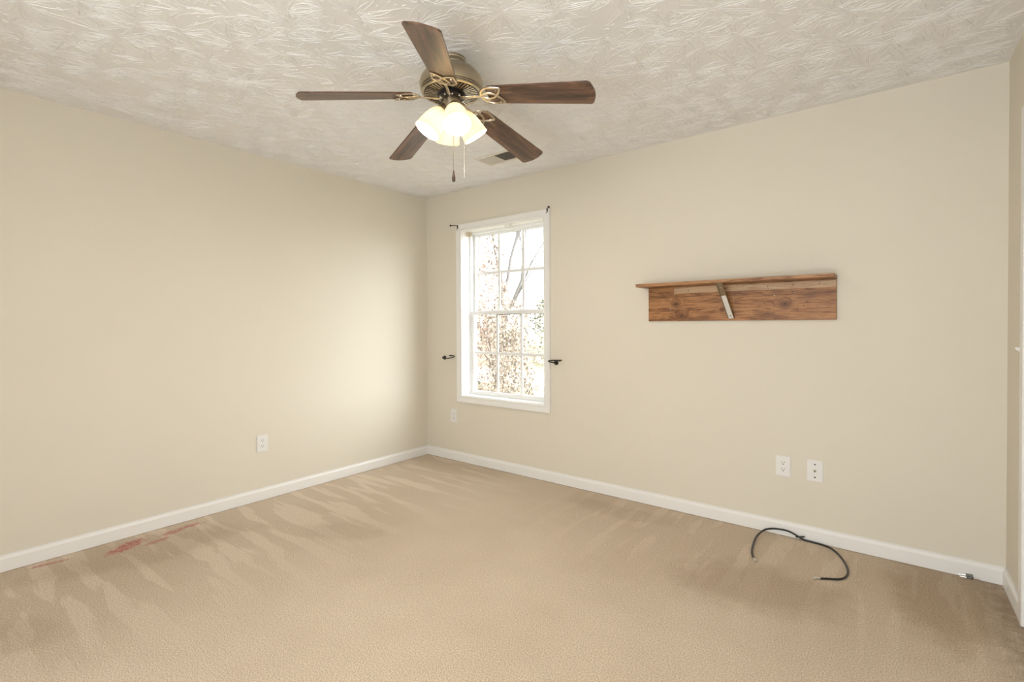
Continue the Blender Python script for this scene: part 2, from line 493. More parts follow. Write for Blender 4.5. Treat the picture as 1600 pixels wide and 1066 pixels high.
# ------------------------------------------------------------------ window in the back wall
win = sempty('window_1', (0.916, 0, WZ0))
CW = 0.058
m = MB()
CP = [(0, 0), (0, -0.013), (0.006, -0.016), (0.020, -0.0135), (0.030, -0.0155), (0.050, -0.019), (0.058, -0.019), (0.058, 0)]   # casing profile
ring = []
for a, d in CP:
    ring.append([(WX0 - a, d, WZ0 - a), (WX1 + a, d, WZ0 - a), (WX1 + a, d, WZ1 + a), (WX0 - a, d, WZ1 + a)])
vv = [p for r_ in ring for p in r_]; ff = []
for j in range(len(CP)):
    k = (j + 1) % len(CP)
    for i in range(4):
        n = (i + 1) % 4
        ff.append((j * 4 + i, j * 4 + n, k * 4 + n, k * 4 + i))
m.add(vv, ff); m.build('casing', M_trim, win, smooth=False)
m = MB()
JD = 0.092
def frame(m, x0, x1, z0, z1, w_, y0, y1, wt=None, wb=None):
    wt = w_ if wt is None else wt; wb = w_ if wb is None else wb
    m.box((x0, y0, z0), (x0 + w_, y1, z1)).box((x1 - w_, y0, z0), (x1, y1, z1))
    m.box((x0 + w_, y0, z0), (x1 - w_, y1, z0 + wb)).box((x0 + w_, y0, z1 - wt), (x1 - w_, y1, z1))
    return m
frame(m, WX0 - 0.001, WX1 + 0.001, WZ0 - 0.001, WZ1 + 0.001, 0.006, -0.001, T)
m.build('jamb', M_trim, win, bevel=0.001)
m = MB()
frame(m, WX0 + 0.005, WX1 - 0.005, WZ0 + 0.005, WZ1 - 0.005, 0.016, JD, T + 0.01, 0.016, 0.016)
m.box((WX0 + 0.02, JD + 0.026, WZ0 + 0.02), (WX0 + 0.026, JD + 0.030, WZ1 - 0.02)).box((WX1 - 0.026, JD + 0.026, WZ0 + 0.02), (WX1 - 0.020, JD + 0.030, WZ1 - 0.02))
m.build('vinyl_frame', M_vinyl, win, bevel=0.0015)
def sash(name, y0, y1, z0, z1, gx0, gx1, gz0, gz1, mz):
    x0, x1 = WX0 + 0.022, WX1 - 0.022
    m = MB()
    m.box((x0, y0, z0), (gx0, y1, z1)).box((gx1, y0, z0), (x1, y1, z1)).box((gx0, y0, z0), (gx1, y1, gz0)).box((gx0, y0, gz1), (gx1, y1, z1))
    s_ = m.build(name, M_vinyl, win, bevel=0.002)
    yc = (y0 + y1) / 2
    MB().box((gx0 - 0.004, yc - 0.002, gz0 - 0.004), (gx1 + 0.004, yc + 0.002, gz1 + 0.004)).build('pane', M_glass, s_)
    m = MB(); wdt = (gx1 - gx0) / 3
    for k in (1, 2): m.box((gx0 + k * wdt - 0.012, yc - 0.0045, gz0 - 0.002), (gx0 + k * wdt + 0.012, yc + 0.0045, gz1 + 0.002))
    m.box((gx0 - 0.002, yc - 0.0043, mz - 0.012), (gx1 + 0.002, yc + 0.0043, mz + 0.012))
    m.build('muntin', M_vinyl, s_, bevel=0.001)
    m = MB(); frame(m, gx0 - 0.003, gx1 + 0.003, gz0 - 0.003, gz1 + 0.003, 0.0045, yc + 0.003, yc + 0.006)
    m.build('gasket', M_dkgasket, s_)
    return s_
sash('lower_sash', JD + 0.006, JD + 0.034, WZ0 + 0.018, 1.357, 0.521, 1.316, 0.640, 1.326, 0.982)
sash('upper_sash', JD + 0.038, JD + 0.066, 1.330, WZ1 - 0.018, 0.517, 1.318, 1.362, 2.036, 1.700)
m = MB(); m.box((0.86, JD + 0.012, 1.357), (0.92, JD + 0.034, 1.361)); m.lathe([(0.009, 0), (0.009, 0.008), (0.005, 0.010)], (0.905, JD + 0.022, 1.361)); m.box((0.865, JD + 0.014, 1.361), (0.905, JD + 0.022, 1.369))
m.build('sash_lock', M_vinyl, win, bevel=0.001)
# thin dark strip hanging loose under the meeting rail
MB().tube([(0.785, 0.098, 1.300), (0.79, 0.096, 1.318), (0.80, 0.096, 1.322), (0.92, 0.097, 1.3235), (1.04, 0.097, 1.3225), (1.045, 0.097, 1.312)], 0.0022, 6, smooth=4).build('loose_dark_strip', M_hole, win)

# plastic blind brackets left in the top of the window
b = thing('blind_bracket', (0.99, 0.03, 2.071), 'small clear white blind bracket screwed in the middle of the window head', 'bracket')
m = MB().box((0.952, 0.012, 2.0685), (1.030, 0.045, 2.071)).box((0.952, 0.012, 2.040), (0.955, 0.040, 2.0685)).box((1.012, 0.010, 2.034), (1.030, 0.013, 2.0685))
m.build('bracket_plate', M_plastic, b, bevel=0.0008)
MB().tube([(0.990, 0.02, 2.066), (0.985, 0.012, 2.052), (0.968, 0.010, 2.040), (0.972, 0.012, 2.018)], 0.0025, 6, smooth=4).build('tilt_hook', M_plastic, b)
b = thing('blind_bracket', (WX0 + 0.02, 0.07, 2.071), 'small beige box bracket in the upper left corner of the window recess', 'bracket')
m = MB().box((WX0 + 0.006, 0.050, 2.036), (WX0 + 0.009, 0.088, 2.071)).box((WX0 + 0.006, 0.085, 2.036), (WX0 + 0.038, 0.088, 2.071)).box((WX0 + 0.006, 0.050, 2.068), (WX0 + 0.038, 0.088, 2.071)).box((WX0 + 0.006, 0.050, 2.036), (WX0 + 0.03, 0.053, 2.050))
m.build('bracket_plate', simple('beige_plastic', (0.66, 0.58, 0.44), 0.45), b, bevel=0.0008)

# unseen window behind the camera, added to hold the fill light
for i, (a, b_) in enumerate(FW):
    o = sempty('window_%d' % (i + 2), ((a + b_) / 2, YF, FZ0))
    m = MB(); frame(m, a - 0.055, b_ + 0.055, FZ0 - 0.055, FZ1 + 0.055, 0.056, YF, YF + 0.016); m.build('casing', M_trim, o, bevel=0.002)
    m = MB(); frame(m, a, b_, FZ0, FZ1, 0.035, YF - 0.13, YF - 0.07)
    m.box((a, YF - 0.115, 1.285), (b_, YF - 0.08, 1.32)).build('vinyl_frame', M_vinyl, o)
    MB().box((a + 0.03, YF - 0.102, FZ0 + 0.03), (b_ - 0.03, YF - 0.098, FZ1 - 0.03)).build('pane', M_glass, o)

# ------------------------------------------------------------------ door in the right wall
door = sempty('door_1', rw(0, DS0, 0))
m = MB()
dcw = 0.058
def cas(m, s0, s1, z0, z1):
    m.box((-0.012, s0, z0), (0, s1, z1), rw).box((-0.017, s0 + 0.003 if s0 < DS0 else s0, z0), (-0.012, min(s1, s0 + 0.028), z1 - 0.003), rw)
m.box((-0.016, DS0 - 0.060, 0), (0, DS0 - 0.004, DH + 0.06), rw)
m.box((-0.016, DS1 + 0.004, 0), (0, DS1 + 0.060, DH + 0.06), rw)
m.box((-0.016, DS0 - 0.004, DH + 0.004), (0, DS1 + 0.004, DH + 0.06), rw)
m.build('casing', M_trim, door, bevel=0.004, seg=3)
m = MB()
m.box((-0.001, DS0 - 0.002, 0), (0.141, DS0 + 0.016, DH), rw).box((-0.001, DS1 - 0.016, 0), (0.141, DS1 + 0.002, DH), rw).box((-0.001, DS0 + 0.016, DH - 0.016), (0.141, DS1 - 0.016, DH + 0.002), rw)
m.build('door_frame', M_trim, door, bevel=0.001)
m = MB()
s0, s1 = DS0 + 0.018, DS1 - 0.018
m.box((0.050, s0, 0.010), (0.078, s1, DH - 0.018), rw)
cols_ = [(s0, s0 + 0.11), ((s0 + s1) / 2 - 0.05, (s0 + s1) / 2 + 0.05), (s1 - 0.11, s1)]
rows_ = [(0.010, 0.23), (0.72, 0.90), (1.58, 1.68), (1.93, DH - 0.018)]
for a, b_ in cols_: m.box((0.042, a, 0.010), (0.050, b_, DH - 0.018), rw)
for a, b_ in rows_:
    for q in range(2): m.box((0.042, cols_[q][1], a), (0.050, cols_[q + 1][0], b_), rw)
for q in range(2):
    for k in range(3):
        m.box((0.044, cols_[q][1] + 0.03, rows_[k][1] + 0.03), (0.050, cols_[q + 1][0] - 0.03, rows_[k + 1][0] - 0.03), rw)
m.build('door_panel', M_trim, door, bevel=0.002)
p0 = Vector(rw(0.042, s0 + 0.065, 0.93))
MB().lathe([(0.0, 0.0), (0.028, 0.0), (0.030, 0.006), (0.012, 0.012), (0.012, 0.030), (0.026, 0.040), (0.027, 0.052), (0.018, 0.062), (0.0, 0.064)], p0, (-1, 0, 0), 24).build('door_knob', M_brass2, door)

# ------------------------------------------------------------------ outlets, plates, switch
def wfn(kind, c):
    """local (a across, b up, h out of the wall) -> world"""
    if kind == 'left': return lambda a, b, h: (h, c[1] + a, c[2] + b)
    if kind == 'back': return lambda a, b, h: (c[0] + a, -h, c[2] + b)
    return lambda a, b, h: rw(-h, -c[1] + a, c[2] + b)
def plate(o, fn, w_=0.078, h_=0.118):
    m = MB(); m.prism(rrect(w_, h_, 0.004, 3), 0.0, 0.0035, fn)
    m.prism(rrect(w_ - 0.007, h_ - 0.007, 0.003, 3), 0.0035, 0.0058, fn)
    return m.build('cover_plate', M_plastic, o, bevel=0.0008)
def outlet(kind, c, label, g):
    fn = wfn(kind, c)
    o = thing('wall_outlet', c, label, 'outlet', g)
    plate(o, fn)
    for dz in (0.0195, -0.0195):
        out = []
        for i in range(24):
            a = 2 * PI * i / 24
            out.append((max(-0.0172, min(0.0172, 0.0185 * math.cos(a))), dz + max(-0.0140, min(0.0140, 0.0170 * math.sin(a)))))
        m = MB(); m.prism(out, 0.0050, 0.0074, fn)
        r_ = m.build('receptacle', M_plastic, o)
        m = MB()
        m.box((-0.0080, dz + 0.0005, 0.0070), (-0.0052, dz + 0.0085, 0.0077), fn).box((0.0052, dz + 0.0015, 0.0070), (0.0078, dz + 0.0085, 0.0077), fn)
        m.prism([(0.0030 * math.cos(q * PI / 6), dz - 0.0065 + 0.0030 * math.sin(q * PI / 6)) for q in range(12)], 0.0070, 0.0077, fn)
        m.build('socket_slot', M_hole, r_, smooth=False)
    m = MB(); m.prism([(0.0028 * math.cos(q * PI / 6), 0.0028 * math.sin(q * PI / 6)) for q in range(12)], 0.005, 0.0068, fn)
    m.build('screw', M_plastic, o)
    return o
outlet('left', (0, -1.569, 0.399), 'white double wall outlet on the left wall', None)
outlet('back', (0.355, 0, 0.403), 'white double wall outlet low under the left side of the window', None)
outlet('back', (3.038, 0, 0.401), 'white double wall outlet beside the cable plate, above the black cable', None)
c = (3.197, 0, 0.401); fn = wfn('back', c)
o = thing('cable_wall_plate', c, 'white cable wall plate with one metal jack and two dark screws', 'wall plate')
plate(o, fn)
MB().lathe([(0.0065, 0.0), (0.0065, 0.003), (0.0046, 0.0035), (0.0046, 0.009), (0.0030, 0.009), (0.0030, 0.004), (0.0, 0.004)], fn(0, 0, 0.005), (0, -1, 0), 20).build('cable_jack', M_chain, o)
for dz in (0.036, -0.036):
    MB().lathe([(0.0042, 0), (0.0040, 0.0012), (0.0, 0.0018)], fn(0, dz, 0.0056), (0, -1, 0), 16).build('screw', M_hole, o)
c = rw(0, 0.292, 1.116); fn = wfn('right', (0, -0.292, 1.116))
o = thing('light_switch', c, 'white toggle light switch on the right wall beside the door casing', 'light switch')
m = MB(); m.prism(rrect(0.074, 0.116, 0.004, 3), 0.0, 0.0035, fn); m.build('cover_plate', simple('beige_switch_plate', (0.66, 0.59, 0.47), 0.4), o, bevel=0.0008)
m = MB(); m.add([fn(-0.005, -0.010, 0.003), fn(0.005, -0.010, 0.003), fn(0.005, 0.010, 0.003), fn(-0.005, 0.010, 0.003), fn(-0.004, 0.004, 0.021), fn(0.004, 0.004, 0.021), fn(0.004, 0.011, 0.019), fn(-0.004, 0.011, 0.019)], [(0, 1, 2, 3), (4, 5, 6, 7), (0, 1, 5, 4), (1, 2, 6, 5), (2, 3, 7, 6), (3, 0, 4, 7)])
m.build('toggle', M_plastic, o, bevel=0.001)

# ------------------------------------------------------------------ ceiling register
o = thing('ceiling_vent', (1.30, -0.463, H), 'white rectangular ceiling register between the fan and the window', 'vent')
x0, x1, y0, y1 = 1.125, 1.475, -0.556, -0.370
m = MB(); zz = H - 0.0045
frame_ = lambda m, x0, x1, y0, y1, w_, z0, z1: m.box((x0, y0, z0), (x1, y0 + w_, z1)).box((x0, y1 - w_, z0), (x1, y1, z1)).box((x0, y0 + w_, z0), (x0 + w_, y1 - w_, z1)).box((x1 - w_, y0 + w_, z0), (x1, y1 - w_, z1))
frame_(m, x0, x1, y0, y1, 0.024, H - 0.005, H)
m.box((1.281, y0 + 0.024, H - 0.008), (1.289, y1 - 0.024, H))
m.build('vent_frame', M_vent, o, bevel=0.0015)
m = MB(); m.box((x0 + 0.020, y0 + 0.020, H - 0.0022), (x1 - 0.020, y1 - 0.020, H - 0.0006)).build('dark_backing', M_duct_shade, o)  # dark plate on the uncut ceiling, standing in for shade inside the duct
for (a, b_, sg, nm) in ((x0 + 0.026, 1.281, -1, 0), (1.289, x1 - 0.026, 1, 1)):
    n = 11; m = MB()
    for k in range(n):
        xc = a + (b_ - a) * (k + 0.5) / n
        dx = 0.0065 * sg
        if sg > 0: p = [(xc - 0.0055, H - 0.0025), (xc + 0.0065, H - 0.0100), (xc + 0.0071, H - 0.0092), (xc - 0.0049, H - 0.0017)]
        else: p = [(xc + 0.0030, H - 0.0025), (xc - 0.0030, H - 0.0110), (xc - 0.0022, H - 0.0110), (xc + 0.0038, H - 0.0025)]
        m.prism(p, y0 + 0.024, y1 - 0.024, lambda q, r_, h: (q, h, r_))
    m.build('louver_bank', M_vent, o, smooth=False)
for px, py in ((1.137, -0.463), (1.463, -0.463)):
    MB().lathe([(0.004, 0), (0.0035, 0.0015), (0, 0.002)], (px, py, H - 0.005), (0, 0, -1), 12).build('screw', M_plastic, o)

# ------------------------------------------------------------------ ceiling fan
FX, FY, FZ = 1.9632, -1.6218, 2.278
fan = thing('ceiling_fan', (FX, FY, H), 'antique brass ceiling fan with five walnut blades and four lit glass shades', 'ceiling fan')
C0 = (FX, FY, 0)
MB().lathe([(0.0, H), (0.0640, H), (0.0640, 2.432), (0.0615, 2.428), (0.0625, 2.416), (0.0640, 2.412), (0.0600, 2.404), (0.055, 2.398), (0.0, 2.398)], C0, n=48).build('canopy', M_brass, fan, angle=28)
prof = [(0.0, 2.404), (0.066, 2.404), (0.078, 2.400), (0.092, 2.393), (0.096, 2.391), (0.111, 2.381), (0.126, 2.366), (0.137, 2.350), (0.1435, 2.334), (0.1450, 2.320), (0.1425, 2.306), (0.1400, 2.301), (0.1365, 2.300), (0.1365, 2.2975), (0.1400, 2.2965), (0.1395, 2.2930), (0.1345, 2.2925), (0.1340, 2.2900), (0.1370, 2.2890), (0.1350, 2.2855), (0.1310, 2.2840), (0.126, 2.283), (0.122, 2.2865), (0.0, 2.2865)]
MB().lathe(prof, C0, n=64).build('motor_housing', M_brass, fan, angle=28)
m = MB()
m.lathe([(0.0, 2.2860), (0.1215, 2.2860), (0.1215, 2.2845), (0.0, 2.2845)], C0, n=48)
m.build('vent_shade_disc', M_dark, fan)  # dark disc whose colour stands in for shade behind the vent fins
m = MB()
NF = 44
for k in range(NF):
    a = 2 * PI * k / NF
    u = Vector((math.cos(a), math.sin(a), 0)); v_ = Vector((-math.sin(a), math.cos(a), 0))
    pts = []
    for r_, hw, z_ in ((0.066, 0.0020, 2.2780), (0.120, 0.0040, 2.2815)):
        for sgn in (-1, 1):
            for dz in (0, 0.0045): pts.append(Vector((FX, FY, z_ + dz)) + u * r_ + v_ * hw * sgn)
    m.add(pts, [(0, 1, 3, 2), (4, 6, 7, 5), (0, 2, 6, 4), (1, 5, 7, 3), (0, 4, 5, 1), (2, 3, 7, 6)])
m.build('vent_fins', M_brass2, fan, smooth=False)
MB().lathe([(0.0, 2.285), (0.068, 2.285), (0.068, 2.279), (0.060, 2.277), (0.060, 2.266), (0.050, 2.262), (0.0, 2.262)], C0, n=40).build('flywheel', M_dark, fan)
for k in range(10):
    a = 2 * PI * (k + 0.5) / 10 + 0.2
    MB().lathe([(0.0045, 0), (0.0045, 0.006), (0.003, 0.008), (0, 0.008)], (FX + 0.0545 * math.cos(a), FY + 0.0545 * math.sin(a), 2.266), (0, 0, -1), 10).build('screw', M_steel, fan)
MB().lathe([(0.0, 2.264), (0.0375, 2.264), (0.0385, 2.260), (0.0385, 2.236), (0.0385, 2.214), (0.036, 2.208), (0.0, 2.206)], C0, n=40).build('switch_housing', M_brass, fan)

# blades and irons, each in its own local frame: x outward, y along the rotation, z up
PIT, TX, TY, DR, PH = -0.2253, 0.0140, -0.0363, -0.1467, 1.5700
def blade_mesh():
    m = MB(); out = []
    r0, r1 = 0.178, 0.662
    def hw(x): return 0.0545 + (0.0680 - 0.0545) * (x - r0) / (r1 - r0)
    side = []
    for i in range(9):                       # rounded root corner
        a = PI * 0.5 * i / 8
        side.append((r0 + 0.022 * (1 - math.sin(a)) if False else r0 + 0.022 - 0.022 * math.cos(a), hw(r0) - 0.022 + 0.022 * math.sin(a)))
    rc = 0.020
    for i in range(1, 8): side.append((r0 + 0.03 + (r1 - 0.030 - r0 - 0.03) * i / 8, hw(r0 + 0.03 + (r1 - 0.03 - r0 - 0.03) * i / 8)))
    h = hw(r1 - 0.02)
    for i in range(9):
        a = PI * 0.5 * i / 8
        side.append((r1 - 0.010 - rc + rc * math.sin(a), h - rc + rc * math.cos(a)))
    for i in range(1, 6):                    # slightly bowed tip
        y = (h - rc) * (1 - i / 5)
        side.append((r1 - 0.010 + 0.010 * (1 - (y / (h - rc)) ** 2), y))
    out = side + [(x, -y) for x, y in side[::-1][1:]]
    m.prism(out, -0.003, 0.003, lambda a, b, z: (a, b, z))
    return m
def iron_mesh():
    m = MB(); z = -0.0065
    m.tube([(0.046, 0, -0.006), (0.060, 0, -0.012), (0.075, 0, -0.013), (0.100, 0, -0.010), (0.130, 0, -0.009), (0.152, 0, -0.008)], [0.009, 0.009, 0.0085, 0.0075, 0.007, 0.006, 0.006], 10, smooth=5, flat=0.55, up=(0, 0, 1))
    for s_ in (1, -1):
        leaf = [(0.150, 0.0), (0.153, 0.020 * s_), (0.168, 0.040 * s_), (0.192, 0.051 * s_), (0.222, 0.050 * s_), (0.247, 0.046 * s_), (0.250, 0.044 * s_), (0.243, 0.026 * s_), (0.228, 0.006 * s_), (0.205, -0.012 * s_), (0.180, -0.017 * s_), (0.160, -0.010 * s_)]
        m.tube([(x, y, z + (0.0012 if s_ > 0 else 0)) for x, y in leaf], 0.0058, 8, closed=True, smooth=5, flat=0.6, up=(0, 0, 1))
    m.lathe([(0.005, 0), (0.0045, 0.003), (0, 0.004)], (0.232, 0.036, z - 0.001), (0, 0, -1), 10)
    m.lathe([(0.005, 0), (0.0045, 0.003), (0, 0.004)], (0.232, -0.036, z - 0.001), (0, 0, -1), 10)
    return m
bproto = iproto = None
for k in range(5):
    a = PH + k * 2 * PI / 5
    u = Vector((math.cos(a), math.sin(a), 0)); v_ = Vector((-u.y, u.x, 0))
    ex = (u + Vector((0, 0, DR + TX * u.x + TY * u.y))).normalized()
    ey = v_ * math.cos(PIT) + Vector((0, 0, math.sin(PIT) + (TX * v_.x + TY * v_.y) * math.cos(PIT)))
    ey = (ey - ex * ey.dot(ex)).normalized(); ez = ex.cross(ey)
    off = Vector((0, 0, FZ - H))
    mw = Matrix(((ex.x, ey.x, ez.x, off.x), (ex.y, ey.y, ez.y, off.y), (ex.z, ey.z, ez.z, off.z), (0, 0, 0, 1)))
    if k == 0:
        bproto = blade_mesh().build('blade', M_blade, fan, bevel=0.0012, mw=mw)
        iproto = iron_mesh().build('blade_iron', M_brass2, fan, mw=mw)
    else:
        for pr in (bproto, iproto):
            c_ = pr.copy(); COL.objects.link(c_); c_.parent = fan; c_.matrix_local = mw

# light kit
MB().lathe([(0.0, 2.209), (0.036, 2.209), (0.043, 2.203), (0.045, 2.194), (0.034, 2.184), (0.018, 2.176), (0.010, 2.168), (0.0, 2.166)], C0, n=36).build('light_fitter', M_brass, fan)
SPR = [(0.0200, 0.000), (0.0245, 0.002), (0.0310, 0.010), (0.0390, 0.022), (0.0455, 0.038), (0.0500, 0.056), (0.0535, 0.076), (0.0560, 0.096), (0.0585, 0.114), (0.0605, 0.122)]
shell = SPR + [(0.0592, 0.1225)] + [(r_ - 0.0026, h_) for r_, h_ in SPR[::-1][1:]]
TILT = math.radians(33)
for k in range(4):
    az = math.radians(-33 + 90 * k)
    u = Vector((math.cos(az), math.sin(az), 0))
    ax = (u * math.sin(TILT) - Vector((0, 0, math.cos(TILT)))).normalized()
    nk = Vector((FX, FY, 2.206)) + u * 0.046
    m = MB(); m.lathe(shell, nk, ax, 40, caps=False)
    sh = m.build('lamp_shade', M_shade, fan, angle=60)
    m = MB(); m.tube([Vector((FX, FY, 2.200)) + u * 0.02, Vector((FX, FY, 2.210)) + u * 0.032, nk - ax * 0.016], 0.007, 8, smooth=4)
    m.lathe([(0.0, -0.026), (0.014, -0.026), (0.019, -0.020), (0.0235, -0.006), (0.0245, 0.003), (0.0225, 0.003), (0.018, -0.006)], nk, ax, 24)
    m.build('shade_holder', M_brass, fan)
    m = MB(); m.lathe([(0.0, 0.012), (0.010, 0.014), (0.011, 0.024), (0.018, 0.036), (0.0225, 0.050), (0.0215, 0.062), (0.015, 0.072), (0.0, 0.078)], nk, ax, 20, caps=False)
    m.build('bulb', M_bulb, sh)
    l = bpy.data.lights.new('bulb_light', 'POINT'); l.energy = 6.6; l.color = (1.0, 0.88, 0.72); l.shadow_soft_size = 0.02
    lo = bpy.data.objects.new('bulb_light', l); lo.location = nk + ax * 0.088; COL.objects.link(lo)
# pull chains
fwd = Vector((CAM.x - FX, CAM.y - FY, 0)).normalized(); rgt = Vector((cR.x, cR.y, 0)).normalized()
p = Vector((FX, FY, 0)) + fwd * 0.036 + rgt * 0.006
ch = MB().tube([p + Vector((0, 0, 2.222)), p + fwd * 0.004 + Vector((0, 0, 2.219)), p + fwd * 0.005 + Vector((0, 0, 2.20)), p + fwd * 0.005 + Vector((0, 0, 1.925))], 0.0012, 6).build('pull_chain', M_chain, fan)
MB().lathe([(0, 1.928), (0.0022, 1.926), (0.003, 1.918), (0.0065, 1.900), (0.0080, 1.888), (0.0070, 1.879), (0.0035, 1.874), (0, 1.873)], p + fwd * 0.005, n=16).build('pull_knob', simple('dark_wood_knob', (0.06, 0.035, 0.022), 0.35), ch)
p = Vector((FX, FY, 0)) + rgt * 0.055 + fwd * -0.01
MB().tube([p - rgt * 0.018 + Vector((0, 0, 2.222)), p + Vector((0, 0, 2.216)), p + Vector((0, 0, 1.905))], 0.0008, 6).build('pull_chain', M_string, fan)

# ------------------------------------------------------------------ wall shelf
SX0, SX1, SZ0, SZ1, SD = 2.227, 3.298, 1.252, 1.476, 0.160
sh = thing('wall_shelf', (SX0, 0, SZ0), 'stained pine wall shelf with plank back and one metal brace, right of the window', 'shelf')
MB().box((SX0, -0.019, SZ0), (SX1, 0, SZ1)).build('back_board', M_pine, sh, bevel=0.0012)
MB().box((SX0 - 0.031, -SD, SZ1), (SX1 + 0.0005, 0, SZ1 + 0.0195)).build('shelf_board', M_pine2, sh, bevel=0.0012)
MB().box((2.404, -0.0235, 1.431), (SX1 - 0.001, -0.0188, 1.4705)).build('bare_strip', M_raw, sh, bevel=0.0005)
m = MB()
a0 = Vector((2.722, -0.150, 1.4745)); a1 = Vector((2.760, -0.0235, 1.262))
dv = (a1 - a0).normalized(); sw = Vector((1, 0, 0)); sw = (sw - dv * sw.dot(dv)).normalized(); nn = dv.cross(sw)
L_ = (a1 - a0).length
outl = [(-0.018, 0.0)] + [(0.018, 0.0)] + [(0.018 * math.cos(q), L_ - 0.007 + 0.007 * math.sin(q)) for q in (0, 0.5, 1.0)] + [(0.012, L_), (-0.012, L_)] + [(-0.018 * math.cos(q), L_ - 0.007 + 0.007 * math.sin(q)) for q in (1.0, 0.5, 0)]
m.prism(outl, -0.0022, 0.0022, lambda a, b, h: a0 + sw * a + dv * b + nn * h)
# raised side flanges of the channel-shaped strap and its top foot under the shelf
for sg in (-1, 1):
    m.prism([(sg * 0.018, 0.0), (sg * 0.0155, 0.0), (sg * 0.0155, L_ - 0.012), (sg * 0.018, L_ - 0.012)], -0.008, 0.0, lambda a, b, h: a0 + sw * a + dv * b + nn * (-h if nn.y > 0 else h) * -1)
m.box((2.704, -0.152, 1.4725), (2.740, -0.115, 1.4758))
br = m.build('metal_brace', M_galv, sh, bevel=0.0006)
br['label'] = 'brown metal brace with a pale lower face'
sn = -1 if nn.y > 0 else 1
MB().prism([(-0.0145, L_ * 0.34), (0.0145, L_ * 0.34), (0.0145, L_ - 0.004), (-0.0145, L_ - 0.004)], 0.0018, 0.0032, lambda a, b, h: a0 + sw * a + dv * b + nn * h * sn).build('brace_face', M_pale, br, bevel=0.0004)  # paler plate over the lower part of the brown strap
for b_ in (0.030, L_ - 0.024):
    q = a0 + dv * b_; sgn = -1 if nn.y > 0 else 1
    MB().lathe([(0.0036, 0.0), (0.0034, 0.0032), (0, 0.0040)], q, nn * sgn, 12).build('screw', M_hole if b_ > 0.1 else M_steel, br)
for hx, hz in ((2.375, 1.323), (2.530, 1.328), (2.838, 1.330), (2.991, 1.330), (3.143, 1.333), (2.940, 1.352)):
    MB().lathe([(0.0030, 0.0), (0.0030, 0.0006), (0, 0.0006)], (hx, -0.0189, hz), (0, -1, 0), 10).build('screw_hole', M_hole, sh)
for hx, hz in ((2.690, 1.412), (2.769, 1.389), (2.994, 1.397), (3.099, 1.409), (2.377, 1.326)):
    MB().lathe([(0.0024, 0.0), (0.0022, 0.0020), (0, 0.0025)], (hx, -0.0189, hz), (0, -1, 0), 10).build('screw', M_steel, sh)
for hx, hz in ((2.960, 1.450), (2.497, 1.446), (3.09, 1.452), (3.22, 1.455), (2.72, 1.449)):
    MB().lathe([(0.0030, 0.0), (0.0030, 0.0006), (0, 0.0006)], (hx, -0.0235, hz), (0, -1, 0), 10).build('screw_hole', M_hole, sh)

# ------------------------------------------------------------------ curtain hardware
def holdback(x, z, s_, label):
    o = thing('curtain_holdback', (x, 0, z), label, 'curtain holdback')
    m = MB()
    if s_ > 0:
        m.tube([(x, -0.012, z), (x + 0.02, -0.022, z - 0.003), (x + 0.07, -0.028, z - 0.003), (x + 0.13, -0.034, z + 0.006), (x + 0.165, -0.040, z + 0.018), (x + 0.168, -0.050, z + 0.024), (x + 0.145, -0.060, z + 0.026), (x + 0.125, -0.063, z + 0.026)], 0.0045, 8, smooth=6)
        m.lathe([(0, 0), (0.006, 0.001), (0.0065, 0.030), (0, 0.032)], (x + 0.155, -0.060, z + 0.026), (-1, -0.1, 0), 12)
    else:
        m.tube([(x, -0.012, z), (x - 0.012, -0.024, z + 0.001), (x - 0.036, -0.034, z + 0.005), (x - 0.044, -0.044, z + 0.010), (x - 0.036, -0.052, z + 0.015), (x + 0.0, -0.058, z + 0.020), (x + 0.05, -0.060, z + 0.023), (x + 0.085, -0.058, z + 0.024)], 0.0045, 8, smooth=6)
        m.lathe([(0, 0), (0.006, 0.001), (0.0065, 0.014), (0, 0.016)], (x + 0.060, -0.060, z + 0.021), (1, 0, 0), 12)
    m.build('hook_arm', M_black, o)
    MB().lathe([(0.0, 0.0), (0.0195, 0.0), (0.0195, 0.004), (0.014, 0.010), (0.010, 0.016), (0.011, 0.022), (0.008, 0.027), (0, 0.029)], (x, 0, z), (0, -1, 0), 24).build('mounting_plate', M_black, o)
holdback(0.240, 0.932, 1, 'black iron curtain holdback on the wall left of the window')
holdback(1.470, 0.938, -1, 'black iron curtain holdback on the wall right of the window')
def rodbracket(x, z, s_, label):
    """fixed at the upper corner of the casing; s_ = side the arm reaches to"""
    o = thing('curtain_rod_bracket', (x, -0.019, z), label, 'curtain rod bracket')
    m = MB()
    m.box((x - 0.006, -0.022, z - 0.018), (x + 0.006, -0.019, z + 0.014))
    m.tube([(x, -0.021, z + 0.006), (x + 0.012 * s_, -0.034, z + 0.010), (x + 0.040 * s_, -0.060, z + 0.010)], 0.0030, 8, smooth=3)
    m.lathe([(0.0, 0), (0.007, 0.002), (0.009, 0.009), (0.006, 0.016), (0, 0.018)], (x + 0.036 * s_, -0.058, z + 0.010), (s_ * 0.8, -0.6, 0), 14)
    m.build('bracket_arm', M_black, o)
    m = MB(); m.tube([(x + 0.012 * math.cos(q * PI / 8) * 0.6, -0.026, z - 0.020 + 0.014 * math.sin(q * PI / 8)) for q in range(16)], 0.0016, 6, closed=True)
    m.build('hook_ring', M_steel, o)
    return o
rodbracket(0.434, 2.116, -1, 'small black curtain rod bracket on the upper left corner of the window casing')
rodbracket(1.404, 2.124, 1, 'small black curtain rod bracket on the upper right corner of the window casing')

